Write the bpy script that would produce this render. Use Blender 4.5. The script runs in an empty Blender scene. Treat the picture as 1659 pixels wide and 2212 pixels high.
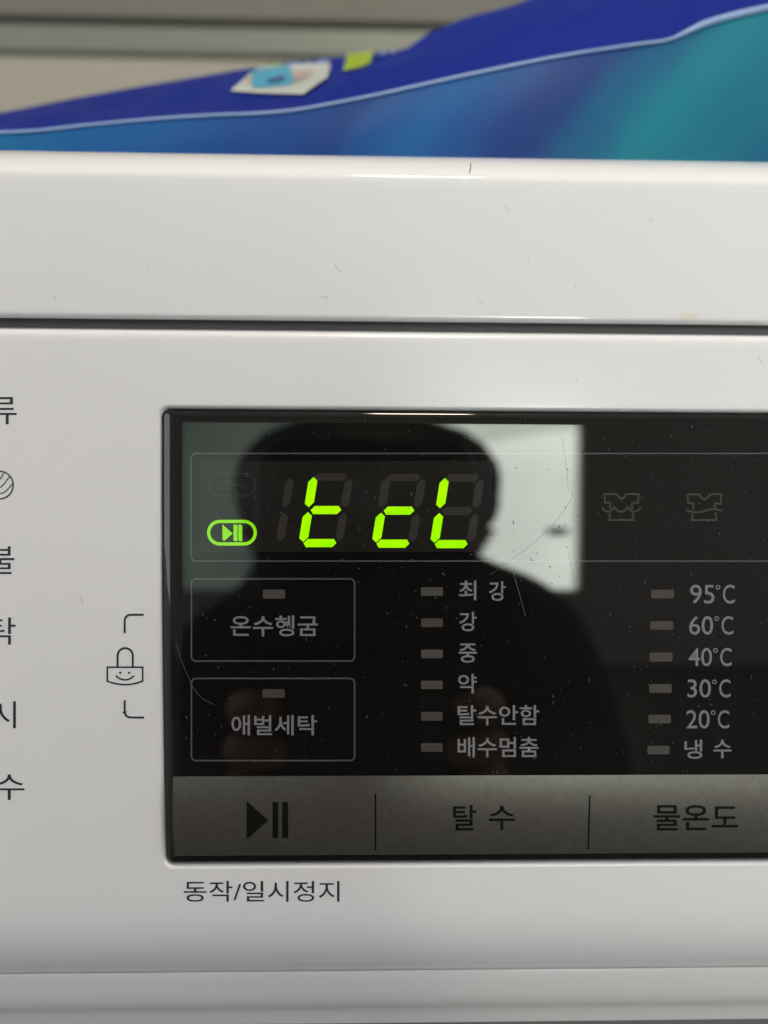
import bpy, bmesh, math, random
from mathutils import Vector, Matrix, noise
random.seed(7)
SC = bpy.context.scene
COL = SC.collection
MM = 0.001

# ------------------------------------------------------------------ camera
F_PX = 1647.0                       # focal length for a 1659 x 2212 reading of the photograph
YAW, PITCH, ROLL = 0.02250, 0.01213, 0.00450
CAM_D, Z0 = 0.1133, 0.79            # metres in front of the display pane, height above the floor
fwd = Vector((math.sin(YAW)*math.cos(PITCH), math.cos(YAW)*math.cos(PITCH), -math.sin(PITCH)))
rgt = Vector((math.cos(YAW), -math.sin(YAW), 0))
upv = rgt.cross(fwd)
CR = math.cos(ROLL)*rgt + math.sin(ROLL)*upv
CU = -math.sin(ROLL)*rgt + math.cos(ROLL)*upv
CF = fwd
CAM = Vector((0, -CAM_D, Z0))
cam = bpy.data.cameras.new('camera')
cam.sensor_fit = 'VERTICAL'
cam.sensor_height = 36.0
cam.sensor_width = 27.0
cam.lens = 36.0*F_PX/2212.0
cam.clip_start = 0.002
cam.clip_end = 60
cam.dof.use_dof = True
cam.dof.focus_distance = CAM_D*1.003
cam.dof.aperture_fstop = cam.lens/2.35
camo = bpy.data.objects.new('camera', cam)
camo.matrix_world = Matrix(((CR.x, CU.x, -CF.x, CAM.x), (CR.y, CU.y, -CF.y, CAM.y), (CR.z, CU.z, -CF.z, CAM.z), (0, 0, 0, 1)))
COL.objects.link(camo)
SC.camera = camo

# ------------------------------------------------------------------ light and exposure
WORLD_STRENGTH = 2.88
LAMP_POWER = 72.0
BRIGHT_PANE, DIM_PANE = 15.0, 1.2
w = bpy.data.worlds.new('World')
SC.world = w
w.use_nodes = True
bg = w.node_tree.nodes['Background']
bg.inputs[0].default_value = (0.955, 0.97, 1.0, 1)
bg.inputs[1].default_value = WORLD_STRENGTH
SC.view_settings.view_transform = 'Standard'
SC.view_settings.look = 'None'
SC.view_settings.exposure = 0.0
SC.view_settings.gamma = 1.0
SC.cycles.use_denoising = True
SC.cycles.max_bounces = 8
SC.cycles.caustics_reflective = False
SC.cycles.caustics_refractive = False
SC.cycles.sample_clamp_indirect = 6.0


# ------------------------------------------------------------------ helpers
def at(u, v, y=0.0):
    """photograph reading (1659 x 2212) -> the real point it shows on the vertical plane at depth y"""
    d = (u-829.5)/F_PX*CR - (v-1106)/F_PX*CU + CF
    t = (CAM_D+y)/d.y
    return CAM + t*d


def bow(z):
    """the control panel leans back more and more towards its foot"""
    return 0.72*max(0.0, Z0+0.006-z)**2


def atb(u, v, y=0.0):
    """the same, on the bowed control panel; y is counted from its surface"""
    p = at(u, v, y)
    for _ in range(12):
        p = at(u, v, y+bow(p.z))
    return p


def tag(o, label=None, cat=None, group=None, kind=None):
    if label: o['label'] = label
    if cat: o['category'] = cat
    if group: o['group'] = group
    if kind: o['kind'] = kind
    return o


def empty(name, loc, label, cat, group=None):
    o = bpy.data.objects.new(name, None)
    o.location = loc
    o.empty_display_size = 0.02
    COL.objects.link(o)
    return tag(o, label, cat, group)


def link(name, me, mat=None, parent=None, loc=None, smooth=False):
    if mat is not None and len(me.materials) == 0:
        me.materials.append(mat)
    if smooth:
        me.polygons.foreach_set('use_smooth', [True]*len(me.polygons))
    o = bpy.data.objects.new(name, me)
    if loc is not None: o.location = loc
    COL.objects.link(o)
    if parent is not None:
        o.parent = parent
        if parent.type == 'EMPTY':
            o.matrix_parent_inverse = Matrix.Translation(-Vector(parent.location))
    return o


def mesh(name, verts, faces):
    me = bpy.data.meshes.new(name)
    me.from_pydata([tuple(v) for v in verts], [], faces)
    me.update()
    return me


def bm_mesh(name, bm):
    me = bpy.data.meshes.new(name)
    bmesh.ops.recalc_face_normals(bm, faces=bm.faces)
    bm.to_mesh(me)
    bm.free()
    return me


def box(bm, x0, x1, y0, y1, z0, z1):
    vs = [bm.verts.new((x, y, z)) for x in (x0, x1) for y in (y0, y1) for z in (z0, z1)]
    for f in ((0, 1, 3, 2), (4, 6, 7, 5), (0, 4, 5, 1), (2, 3, 7, 6), (0, 2, 6, 4), (1, 5, 7, 3)):
        bm.faces.new([vs[i] for i in f])


def box_mesh(name, x0, x1, y0, y1, z0, z1, bevel=0.0):
    bm = bmesh.new()
    box(bm, x0, x1, y0, y1, z0, z1)
    if bevel:
        bmesh.ops.bevel(bm, geom=list(bm.edges), offset=bevel, segments=3, affect='EDGES', profile=0.6)
    return bm_mesh(name, bm)


def face_out(me, d=Vector((0, -1, 0))):
    """flat print: make every face look out of the panel"""
    bm = bmesh.new()
    bm.from_mesh(me)
    for f in bm.faces:
        f.normal_update()
        if f.normal.dot(d) < 0:
            f.normal_flip()
    bm.to_mesh(me)
    bm.free()
    return me


# ------------------------------------------------------------------ materials
def principled(name, color, rough=0.4, spec=0.5, metal=0.0, coat=0.0, emit=None, strength=0.0):
    m = bpy.data.materials.new(name)
    m.use_nodes = True
    p = m.node_tree.nodes['Principled BSDF']
    p.inputs['Base Color'].default_value = (*color, 1)
    p.inputs['Roughness'].default_value = rough
    p.inputs['Specular IOR Level'].default_value = spec
    p.inputs['Metallic'].default_value = metal
    p.inputs['Coat Weight'].default_value = coat
    if emit:
        p.inputs['Emission Color'].default_value = (*emit, 1)
        p.inputs['Emission Strength'].default_value = strength
    return m


def nodes(m):
    t = m.node_tree
    return t, t.nodes['Principled BSDF'], (lambda k: t.nodes.new(k)), t.links.new


def add_noise(m, scale, rough=None, color=None, bump=None, detail=4, stretch=None):
    """fine procedural variation of roughness, colour and relief, in metres of the object"""
    t, p, new, ln = nodes(m)
    tc = new('ShaderNodeTexCoord')
    mp = new('ShaderNodeMapping')
    if stretch: mp.inputs['Scale'].default_value = stretch
    ln(tc.outputs['Object'], mp.inputs['Vector'])
    nz = new('ShaderNodeTexNoise')
    nz.inputs['Scale'].default_value = scale
    nz.inputs['Detail'].default_value = detail
    ln(mp.outputs['Vector'], nz.inputs['Vector'])
    if rough:
        mr = new('ShaderNodeMapRange')
        mr.inputs['To Min'].default_value, mr.inputs['To Max'].default_value = rough
        mr.inputs['From Min'].default_value, mr.inputs['From Max'].default_value = 0.3, 0.7
        ln(nz.outputs['Fac'], mr.inputs['Value'])
        ln(mr.outputs['Result'], p.inputs['Roughness'])
    if color:
        mx = new('ShaderNodeMix')
        mx.data_type = 'RGBA'
        mx.inputs['A'].default_value = (*color[0], 1)
        mx.inputs['B'].default_value = (*color[1], 1)
        ln(nz.outputs['Fac'], mx.inputs['Factor'])
        ln(mx.outputs['Result'], p.inputs['Base Color'])
    if bump:
        nb = new('ShaderNodeTexNoise')
        nb.inputs['Scale'].default_value = bump[0]
        nb.inputs['Detail'].default_value = 2
        ln(mp.outputs['Vector'], nb.inputs['Vector'])
        b = new('ShaderNodeBump')
        b.inputs['Strength'].default_value = 1.0
        b.inputs['Distance'].default_value = bump[1]
        ln(nb.outputs['Fac'], b.inputs['Height'])
        ln(b.outputs['Normal'], p.inputs['Normal'])
    return m


M = {}
M['white'] = add_noise(principled('white_plastic', (0.80, 0.79, 0.775), 0.2, 0.5), 45,
                       rough=(0.15, 0.24), color=((0.788, 0.783, 0.792), (0.812, 0.807, 0.816)), bump=(1500, 0.0000022))
M['lid'] = add_noise(principled('white_lid_plastic', (0.80, 0.79, 0.775), 0.15, 0.5), 40,
                     rough=(0.035, 0.075), color=((0.788, 0.782, 0.79), (0.812, 0.806, 0.815)), bump=(260, 0.0000006))
M['trim'] = add_noise(principled('glossy_grey_trim', (0.72, 0.73, 0.715), 0.1, 0.6), 30, rough=(0.06, 0.13))
M['gap'] = principled('dark_gap', (0.14, 0.14, 0.14), 0.7, 0.3)
M['pane'] = add_noise(principled('black_display_pane', (0.0056, 0.0051, 0.0046), 0.02, 0.5), 60, rough=(0.012, 0.03))
M['screen'] = principled('smoked_display_screen', (0.016, 0.0152, 0.0136), 0.02, 0.5)
M['print'] = add_noise(principled('grey_print', (0.17, 0.172, 0.18), 0.02, 0.5), 4000, color=((0.17, 0.173, 0.183), (0.215, 0.218, 0.228)))
M['line'] = principled('thin_grey_line', (0.085, 0.086, 0.09), 0.02, 0.5)
M['faint'] = principled('faint_grey_print', (0.034, 0.033, 0.032), 0.02, 0.5)
M['shirt'] = principled('dull_grey_print', (0.05, 0.049, 0.047), 0.02, 0.5)
M['off'] = principled('unlit_segment', (0.040, 0.037, 0.033), 0.02, 0.5)
M['lamp_a'] = principled('unlit_indicator_brown', (0.068, 0.059, 0.056), 0.03, 0.5)
M['lamp_b'] = principled('unlit_indicator_olive', (0.072, 0.069, 0.056), 0.03, 0.5)
M['lamp_c'] = principled('unlit_indicator_grey', (0.074, 0.069, 0.066), 0.03, 0.5)
M['dark_print'] = principled('dark_slate_print', (0.032, 0.036, 0.043), 0.25, 0.4)
M['black_print'] = principled('black_print', (0.006, 0.0065, 0.0055), 0.35, 0.15)
M['lit'] = principled('lit_segment', (0.02, 0.03, 0.0), 0.03, 0.5, emit=(0.40, 1.0, 0.0), strength=1.0)
M['lit_icon'] = principled('lit_icon', (0.02, 0.03, 0.0), 0.03, 0.5, emit=(0.27, 0.80, 0.004), strength=0.9)

for nm, lo_, hi_ in (('lit', (0.20, 0.90, 0.0), (0.52, 1.0, 0.0)), ('lit_icon', (0.20, 0.68, 0.002), (0.33, 0.9, 0.006))):
    t, p, new, ln = nodes(M[nm])
    tc = new('ShaderNodeTexCoord'); nz = new('ShaderNodeTexNoise')
    nz.inputs['Scale'].default_value = 420; nz.inputs['Detail'].default_value = 1
    ln(tc.outputs['Object'], nz.inputs['Vector'])
    mx = new('ShaderNodeMix'); mx.data_type = 'RGBA'
    mx.inputs['A'].default_value = (*lo_, 1); mx.inputs['B'].default_value = (*hi_, 1)
    ln(nz.outputs['Fac'], mx.inputs['Factor']); ln(mx.outputs['Result'], p.inputs['Emission Color'])


def strip_material():
    """pewter foil printed with a fine diagonal hatch"""
    m = principled('hatched_pewter_foil', (0.2, 0.19, 0.17), 0.42, 0.5, metal=0.85)
    t, p, new, ln = nodes(m)
    tc = new('ShaderNodeTexCoord')
    mp = new('ShaderNodeMapping')
    mp.inputs['Rotation'].default_value = (0, math.radians(45), 0)
    ln(tc.outputs['Object'], mp.inputs['Vector'])
    wv = new('ShaderNodeTexWave')
    wv.wave_type = 'BANDS'
    wv.bands_direction = 'X'
    wv.inputs['Scale'].default_value = 1/(0.00040*3.2)
    wv.inputs['Distortion'].default_value = 0.0
    ln(mp.outputs['Vector'], wv.inputs['Vector'])
    nz = new('ShaderNodeTexNoise')
    nz.inputs['Scale'].default_value = 900
    ln(tc.outputs['Object'], nz.inputs['Vector'])
    mm = new('ShaderNodeMath'); mm.operation = 'MULTIPLY'
    ln(wv.outputs['Fac'], mm.inputs[0]); ln(nz.outputs['Fac'], mm.inputs[1])
    mx = new('ShaderNodeMix'); mx.data_type = 'RGBA'
    mx.inputs['A'].default_value = (0.125, 0.119, 0.105, 1)
    mx.inputs['B'].default_value = (0.265, 0.255, 0.226, 1)
    ln(mm.outputs[0], mx.inputs['Factor'])
    ln(mx.outputs['Result'], p.inputs['Base Color'])
    b = new('ShaderNodeBump')
    b.inputs['Distance'].default_value = 0.00002
    b.inputs['Strength'].default_value = 0.6
    ln(wv.outputs['Fac'], b.inputs['Height'])
    ln(b.outputs['Normal'], p.inputs['Normal'])
    p.inputs['Coat Weight'].default_value = 0.3
    p.inputs['Coat Roughness'].default_value = 0.28
    return m


M['strip'] = strip_material()


# ------------------------------------------------------------------ flat print helpers (all lie on a given depth y, or on a depth function)
def flat(name, polys, mat, parent, y, smooth=False):
    """polys: lists of photograph readings; y: depth or function of height"""
    vs, fs = [], []
    for poly in polys:
        k = len(vs)
        for (u, v) in poly:
            p = atb(u, v, y if not callable(y) else -0.0008)
            if callable(y):
                p = atb(u, v, y(p.z))
            vs.append(p)
        fs.append(list(range(k, k+len(poly))))
    return link(name, face_out(mesh(name, vs, fs)), mat, parent)


def stroke_polys(pts, wd, closed=False):
    """an outline of constant width as quads with mitred corners, in photograph readings"""
    src = list(pts)+([pts[0]] if closed else [])
    fine = [src[0]]
    for p, q in zip(src, src[1:]):
        k = max(1, int(abs(q[1]-p[1])/24)+1)
        fine += [(p[0]+(q[0]-p[0])*i/k, p[1]+(q[1]-p[1])*i/k) for i in range(1, k+1)]
    pts = fine[:-1] if closed else fine
    n = len(pts)
    L, R_ = [], []
    for i in range(n):
        p = Vector(pts[i])
        a = Vector(pts[i-1]) if (i > 0 or closed) else None
        b = Vector(pts[(i+1) % n]) if (i < n-1 or closed) else None
        d1 = (p-a).normalized() if a is not None else None
        d2 = (b-p).normalized() if b is not None else None
        if d1 is None: d1 = d2
        if d2 is None: d2 = d1
        n1, n2 = Vector((-d1.y, d1.x)), Vector((-d2.y, d2.x))
        m_ = n1+n2
        if m_.length < 1e-6: m_ = n1.copy()
        m_.normalize()
        k = wd/2/max(0.35, m_.dot(n1))
        L.append(p+m_*k); R_.append(p-m_*k)
    out = []
    for i in range(n if closed else n-1):
        j = (i+1) % n
        out.append([tuple(L[i]), tuple(L[j]), tuple(R_[j]), tuple(R_[i])])
    return out


def arc(cx, cy, rx, ry, a0, a1, n=12):
    return [(cx+rx*math.cos(math.radians(a0+(a1-a0)*i/n)), cy+ry*math.sin(math.radians(a0+(a1-a0)*i/n))) for i in range(n+1)]


def rrect(x0, y0, x1, y1, r, n=6):
    return (arc(x1-r, y0+r, r, r, -90, 0, n)+arc(x1-r, y1-r, r, r, 0, 90, n)
            + arc(x0+r, y1-r, r, r, 90, 180, n)+arc(x0+r, y0+r, r, r, 180, 270, n))


def smooth_line(pts, n=5):
    """Catmull-Rom through the points"""
    out = []
    P = [pts[0]]+list(pts)+[pts[-1]]
    for i in range(1, len(P)-2):
        for k in range(n):
            t = k/n
            q = []
            for c in (0, 1):
                a, b, d, e = P[i-1][c], P[i][c], P[i+1][c], P[i+2][c]
                q.append(0.5*((2*b)+(-a+d)*t+(2*a-5*b+4*d-e)*t*t+(-a+3*b-3*d+e)*t**3))
            out.append(tuple(q))
    out.append(tuple(pts[-1]))
    return out


def text(name, body, bbox, mat, parent, y, bold=0.0):
    """lettering set with the built-in font, fitted to the reading (u0, v0, u1, v1)"""
    c = bpy.data.curves.new('lettering', 'FONT')
    c.body = body
    c.size = 1.0
    c.resolution_u = 5
    c.offset = bold
    tmp = bpy.data.objects.new('lettering', c)
    COL.objects.link(tmp)
    dg = bpy.context.evaluated_depsgraph_get()
    me = bpy.data.meshes.new_from_object(tmp.evaluated_get(dg))
    bpy.data.objects.remove(tmp)
    bpy.data.curves.remove(c)
    xs = [v.co.x for v in me.vertices]; ys = [v.co.y for v in me.vertices]
    x0, x1, y0, y1 = min(xs), max(xs), min(ys), max(ys)
    for v in me.vertices:
        u = bbox[0]+(v.co.x-x0)/(x1-x0)*(bbox[2]-bbox[0])
        vv = bbox[3]-(v.co.y-y0)/(y1-y0)*(bbox[3]-bbox[1])
        yy = y if not callable(y) else y(atb(u, vv, -0.0008).z)
        v.co = atb(u, vv, yy)
    me.materials.clear()
    return link(name, face_out(me), mat, parent)


# ================================================================== SETTING
floor_mat = add_noise(principled('floor_tiles', (0.3, 0.29, 0.27), 0.4), 6, color=((0.05, 0.047, 0.043), (0.075, 0.07, 0.064)))
fl = link('floor', box_mesh('floor', -9, 9, -3.2, 0.9, -0.05, 0.0), floor_mat)  # spread past the walls and darkened to cut light on the panel's foot
tag(fl, kind='structure')

wall_mat = add_noise(principled('painted_wall', (0.15, 0.145, 0.125), 0.6, 0.3), 9,
                     color=((0.125, 0.12, 0.10), (0.15, 0.145, 0.125)), bump=(400, 0.0001))
rail_mat = add_noise(principled('satin_rail', (0.2, 0.21, 0.185), 0.35, 0.4), 6, color=((0.15, 0.165, 0.138), (0.18, 0.195, 0.165)))
ledge_mat = add_noise(principled('beige_ledge', (0.26, 0.245, 0.21), 0.5, 0.3), 8, color=((0.27, 0.25, 0.21), (0.32, 0.295, 0.25)))
groove_mat = principled('dark_groove', (0.08, 0.088, 0.075), 0.7)
YW = 0.62
zr = lambda v, y: at(830, v, y).z
wl = link('wall', box_mesh('wall', -2.2, 2.2, YW+0.004, YW+0.16, 0.0, 2.45), wall_mat)
tag(wl, kind='structure')
link('upper_board', box_mesh('upper_board', -2.2, 2.2, YW-0.010, YW+0.0035, zr(47, YW-.01), zr(-700, YW), 0.0015), wall_mat, wl)
gx = [-2.2, at(289, 55, YW).x, at(762, 55, YW).x, 2.2]
for ga, gb in zip(gx, gx[1:]):
    link('groove', box_mesh('groove', ga+.003, gb-.003, YW-0.002, YW+0.0035, zr(66, YW), zr(47, YW-.01)-0.0005), groove_mat, wl)
link('rail', box_mesh('rail', -2.2, 2.2, YW-0.014, YW+0.0035, zr(123, YW-.014), zr(64, YW-.014), 0.003), rail_mat, wl)
link('groove', box_mesh('groove', -2.2, 2.2, YW-0.004, YW+0.0035, zr(134, YW-.004), zr(123, YW-.014)-0.0006), rail_mat, wl)
link('lower_board', box_mesh('lower_board', -2.2, 2.2, YW-0.020, YW+0.0035, 0.3, zr(133, YW-.02), 0.003), ledge_mat, wl)

# the wall behind the photographer (it mirrors in the display pane), built round the window opening
YB = -2.5
room_mat = add_noise(principled('far_wall_paint', (0.36, 0.35, 0.32), 0.7, 0.2), 3, color=((0.33, 0.32, 0.29), (0.39, 0.38, 0.35)))
WX0, WXM, WX1, WZ0, WZ1 = -0.66, 0.06, 0.735, Z0-0.46, Z0+0.31
bm = bmesh.new()
box(bm, -2.2, WX0, YB-0.12, YB, 0, 2.45)
box(bm, WX1, 2.2, YB-0.12, YB, 0, 2.45)
box(bm, WX0, WX1, YB-0.12, YB, 0, WZ0)
box(bm, WX0, WX1, YB-0.12, YB, WZ1, 2.45)
bw = link('wall', bm_mesh('wall', bm), room_mat)
tag(bw, kind='structure')
ceil_mat = add_noise(principled('ceiling_paint', (0.7, 0.7, 0.68), 0.7, 0.2), 4, color=((0.68, 0.68, 0.66), (0.72, 0.72, 0.7)))
ce = link('ceiling', box_mesh('ceiling', -2.2, 2.2, -2.62, 0.78, 2.4501, 2.5), ceil_mat)
tag(ce, kind='structure')

# ================================================================== WASHING MACHINE
wm = empty('washing_machine', (0.06, 0.28, 0), 'white front loading washing machine with black display pane and lit green digits', 'washing machine')
X0, X1 = -0.24, 0.36


def extrude_profile(name, pts, x0, x1, nx=2):
    """pts: (y, z) in metres along the front, extruded across the machine"""
    vs, fs = [], []
    n = len(pts)
    for i in range(nx):
        x = x0+(x1-x0)*i/(nx-1)
        vs += [(x, y, z) for (y, z) in pts]
    for i in range(nx-1):
        for k in range(n-1):
            fs.append((i*n+k, i*n+k+1, (i+1)*n+k+1, (i+1)*n+k))
    me = mesh(name, vs, fs)
    bm = bmesh.new(); bm.from_mesh(me)
    bm.faces.ensure_lookup_table()
    mid = bm.faces[n//2]; mid.normal_update()
    if mid.normal.y > 0:
        bmesh.ops.reverse_faces(bm, faces=bm.faces)
    bm.to_mesh(me); bm.free()
    return me


def prof(rows):
    out = []
    for (v, y) in rows:
        p = atb(830, v, y*MM)
        out.append((p.y, p.z))
    return out


def dense(rows, k=4):
    return smooth_line(rows, k)


# lid (top frame): underside -> front face -> rounded shoulder -> top
lid_rows = [(696, 14), (696, 6), (695.8, 2.2), (695, 1.1), (693.3, 0.55), (690.5, 0.22), (687, 0.06), (682, 0.01), (676, 0.0), (520, 0.0), (412, 0.0), (391, 0.03), (385, 0.1), (379, 0.27),
            (373, 0.6), (367, 1.1), (361, 1.75), (353, 3.0), (346, 4.6), (340, 7.0), (336.5, 10)]
lp = prof(lid_rows)
yt, zt = lp[-1]
lp += [(yt+.004, zt+.0014), (yt+.010, zt+.0024), (yt+.02, zt+.0029), (yt+.04, zt+.003), (yt+.3, zt+.003), (0.55, zt+.003)]
ZTOP = zt+.003
lp += [(0.553, ZTOP-.003), (0.553, ZTOP-.03)]
link('lid', extrude_profile('lid', lp, X0, X1, 2), M['lid'], wm, smooth=True)

# dark channel behind the gap between lid and control panel
link('gap_channel', box_mesh('gap_channel', X0+.002, X1-.002, 0.0032, 0.03, at(830, 735).z, at(830, 660).z), M['gap'], wm)

# control panel: a moulded white front with a rounded rectangular opening
WL, WT, WB, WR = -0.03040, Z0+0.01375, atb(830, 1866).z, 0.115      # opening, metres
MARG = 0.0045
top_rows = [(714, 14), (714.5, 6), (715.3, 2.6), (716.5, 1.4), (719, 0.72), (723, 0.32), (728, 0.11), (735, 0.02), (745, 0)]
bot_rows = [(1955, 0.0), (1985, 0.05), (2015, 0.25), (2042, 0.65), (2060, 1.15), (2073, 1.75), (2081, 2.35), (2086, 2.9), (2091, 3.35), (2095, 3.7), (2095.5, 5), (2095.5, 14)]
tp, bp = prof(top_rows), prof(bot_rows)
HT, HB, HL, HR = WT+MARG, WB-MARG, WL-MARG, WR+MARG


NRUN = 26


def rr_loop(x0, x1, z0, z1, r, n=8):
    """rounded rectangle: right corner top, left corner top, left run down, both foot corners, right run up"""
    def corner(cx, cz, a):
        return [(cx+r*math.cos(math.radians(a+90*i/n)), cz+r*math.sin(math.radians(a+90*i/n))) for i in range(n+1)]
    run = [z1-r+(z0+r-z1+r)*i/NRUN for i in range(1, NRUN)]
    return (corner(x1-r, z1-r, 0)+corner(x0+r, z1-r, 90)+[(x0, z) for z in run]
            + corner(x0+r, z0+r, 180)+corner(x1-r, z0+r, 270)+[(x1, z) for z in reversed(run)])


def panel_mesh():
    bm = bmesh.new()
    zs = [(y, z) for (y, z) in tp]
    flat_z = [HT, HB]
    side = [(bow(HT+(HB-HT)*i/24), HT+(HB-HT)*i/24) for i in range(25)]
    prof_all = tp+side+bp
    xs = [X0, HL, HR, X1]
    n = len(prof_all)
    ih = len(tp)
    grid = [[bm.verts.new((x, y, z)) for (y, z) in prof_all] for x in xs]
    for i in range(3):
        for k in range(n-1):
            if i == 1 and ih <= k < ih+24: continue
            bm.faces.new((grid[i][k], grid[i][k+1], grid[i+1][k+1], grid[i+1][k]))
    # ring: square outer loop matched to the rounded loops, then the lip turning inwards
    N = 8
    loops = []
    base = rr_loop(WL-.0006, WR+.0006, WB-.0006, WT+.0006, 0.0016, N)
    sq = []
    K = N+1
    for i, (x, z) in enumerate(base):
        if i < 2*K: c, k = divmod(i, K)
        elif i < 2*K+NRUN-1: sq.append((HL, z)); continue
        elif i < 4*K+NRUN-1:
            c, k = divmod(i-(NRUN-1), K)
        else: sq.append((HR, z)); continue
        corner = ((HR, HT), (HL, HT), (HL, HB), (HR, HB))[c]
        q = ((HR, z) if c in (0, 3) else (HL, z)), ((x, HT) if c in (0, 1) else (x, HB))
        first, last = (q[0], q[1]) if c in (0, 2) else (q[1], q[0])
        sq.append(first if k < N/2 else (corner if k == N/2 else last))
    loops.append([bm.verts.new((x, bow(z), z)) for x, z in sq])
    for off, y in ((.0009, 0), (.00062, 0), (.0005, .00003), (.00034, .00011), (.0002, .00025), (.00009, .00042), (.00002, .00065), (0, .0010), (0, .0035)):
        loops.append([bm.verts.new((x, y+bow(z), z)) for x, z in rr_loop(WL-off, WR+off, WB-off, WT+off, 0.0012+off, N)])
    for a, b in zip(loops, loops[1:]):
        m_ = len(a)
        for i in range(m_):
            j = (i+1) % m_
            try: bm.faces.new((a[i], a[j], b[j], b[i]))
            except ValueError: pass
    bmesh.ops.remove_doubles(bm, verts=bm.verts, dist=1e-6)
    for f in bm.faces: f.smooth = True
    bm.normal_update()
    me = bpy.data.meshes.new('control_panel')
    bmesh.ops.recalc_face_normals(bm, faces=bm.faces)
    bm.faces.ensure_lookup_table()
    big = max(bm.faces, key=lambda f: f.calc_area())
    if big.normal.y > 0: bmesh.ops.reverse_faces(bm, faces=bm.faces)
    bm.to_mesh(me); bm.free()
    return me


panel = link('control_panel', panel_mesh(), M['white'], wm)
wn = panel.modifiers.new('weighted_normals', 'WEIGHTED_NORMAL')
wn.keep_sharp = False

# lower trim under the control panel and the cabinet below and behind
tr_rows = [(2095.6, 9), (2095.7, 4.6), (2096, 3.8), (2101, 3.7), (2110, 3.62), (2122, 3.6), (2140, 3.65), (2156, 3.85), (2166, 4.15), (2173, 4.6), (2178, 5.1), (2184, 5.4), (2198, 5.7), (2230, 6.2), (2280, 7.6), (2320, 14)]
link('lower_trim', extrude_profile('lower_trim', prof(tr_rows), X0, X1, 2), M['trim'], wm, smooth=True)
zl = prof(tr_rows)[-1][1]
link('cabinet', box_mesh('cabinet', X0+.001, X1-.001, 0.0145, 0.55, 0.03, zl-0.001, 0.004), M['white'], wm)
link('backing', box_mesh('backing', X0+.003, X1-.003, 0.012, 0.54, zl, ZTOP-0.032), M['gap'], wm)
bm = bmesh.new()
for (cx, cy) in ((X0+.06, .07), (X1-.06, .07), (X0+.06, .5), (X1-.06, .5)):
    me_ = box_mesh('foot', cx-.02, cx+.02, cy-.02, cy+.02, 0.0, 0.0299, .004)
    link('foot', me_, M['gap'], wm)

# display pane: a black window with softly rolled edges
YP = -0.00040


def pane_mesh():
    bm = bmesh.new()
    N = 8
    e = 0.00012
    rows = [(0, 2.2), (0, 1.0), (.04, .62), (.12, .36), (.26, .17), (.48, .02), (.8, -.11), (1.2, -.22), (1.65, -.31), (2.1, -.365), (2.5, -.39), (2.8, -.40), (3.1, -.40), (3.4, -.40)]
    loops = []
    for d, y in rows:
        dx, dz = d*MM+e, d*MM*0.62+e
        loops.append([bm.verts.new((x, y*MM+bow(z), z)) for x, z in rr_loop(WL+dx, WR-dx, WB+dz, WT-dz, max(.0004, .0012-e-d*MM*.3), N)])
    for a, b in zip(loops, loops[1:]):
        m_ = len(a)
        for i in range(m_):
            j = (i+1) % m_
            bm.faces.new((a[i], a[j], b[j], b[i]))
    # close the front with level bands between the left and the right runs
    lastl = loops[-1]
    K, m_ = N+1, len(lastl)
    left = lastl[K:2*K+NRUN-1+K]
    right = list(reversed(lastl[2*K+NRUN-1+K:]+lastl[:K]))
    for i in range(len(left)-1):
        bm.faces.new((left[i], left[i+1], right[i+1], right[i]))
    for f in bm.faces: f.smooth = True
    return bm_mesh('display_window', bm)


dw = link('display_window', pane_mesh(), M['pane'], wm)
Y1, Y2, Y3 = YP-0.00002, YP-0.00004, YP-0.00006

# display screen and the thin outlines
scr = [[(434, 995.5), (1060, 995.5), (1063, 998.5), (431, 998.5)]]
for i in range(12):
    va, vb = 998.5+190.5*i/12, 998.5+190.5*(i+1)/12
    scr.append([(431, va), (1063, va), (1063, vb), (431, vb)])
scr.append([(431, 1189), (1063, 1189), (1060, 1192), (434, 1192)])
flat('display_screen', scr, M['screen'], dw, Y1)
flat('frame_outline', stroke_polys(rrect(413, 979.5, 2700, 1212, 10), 3.0, True), M['line'], dw, Y1)
for (a, b) in ((1250.5, 1428), (1465.5, 1643)):
    flat('button_outline', stroke_polys(rrect(413.5, a, 766, b, 10), 3.4, True), M['line'], dw, Y1)


# seven segment digits
def Zs(x, y): return (329.2+.4299*x, 850.3+.4299*y)


def sheared(ax, ym, pts):
    return [Zs(ax+dx-0.16*dy, ym+dy) for dx, dy in pts]


H = 20.5


def hseg(x0, x1, yc, h=H):
    return [(x0, yc), (x0+h*.9, yc-h), (x1-h*.75, yc-h), (x1, yc), (x1-h*.9, yc+h), (x0+h*.75, yc+h)]


def vseg(xc, y0, y1, h=22.5):
    return [(xc, y0), (xc+h, y0+h*.8), (xc+h, y1-h*1.1), (xc, y1), (xc-h, y1-h*.8), (xc-h, y0+h*1.1)]


SEG = {'a': hseg(4, 172, -167, 19), 'g': hseg(12, 166, 0), 'd': hseg(2, 168, 166), 'f': vseg(0, -166, -14), 'e': vseg(0, 10, 160),
       'b': vseg(180, -160, -14, 21), 'c': vseg(180, 14, 158, 21)}
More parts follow.
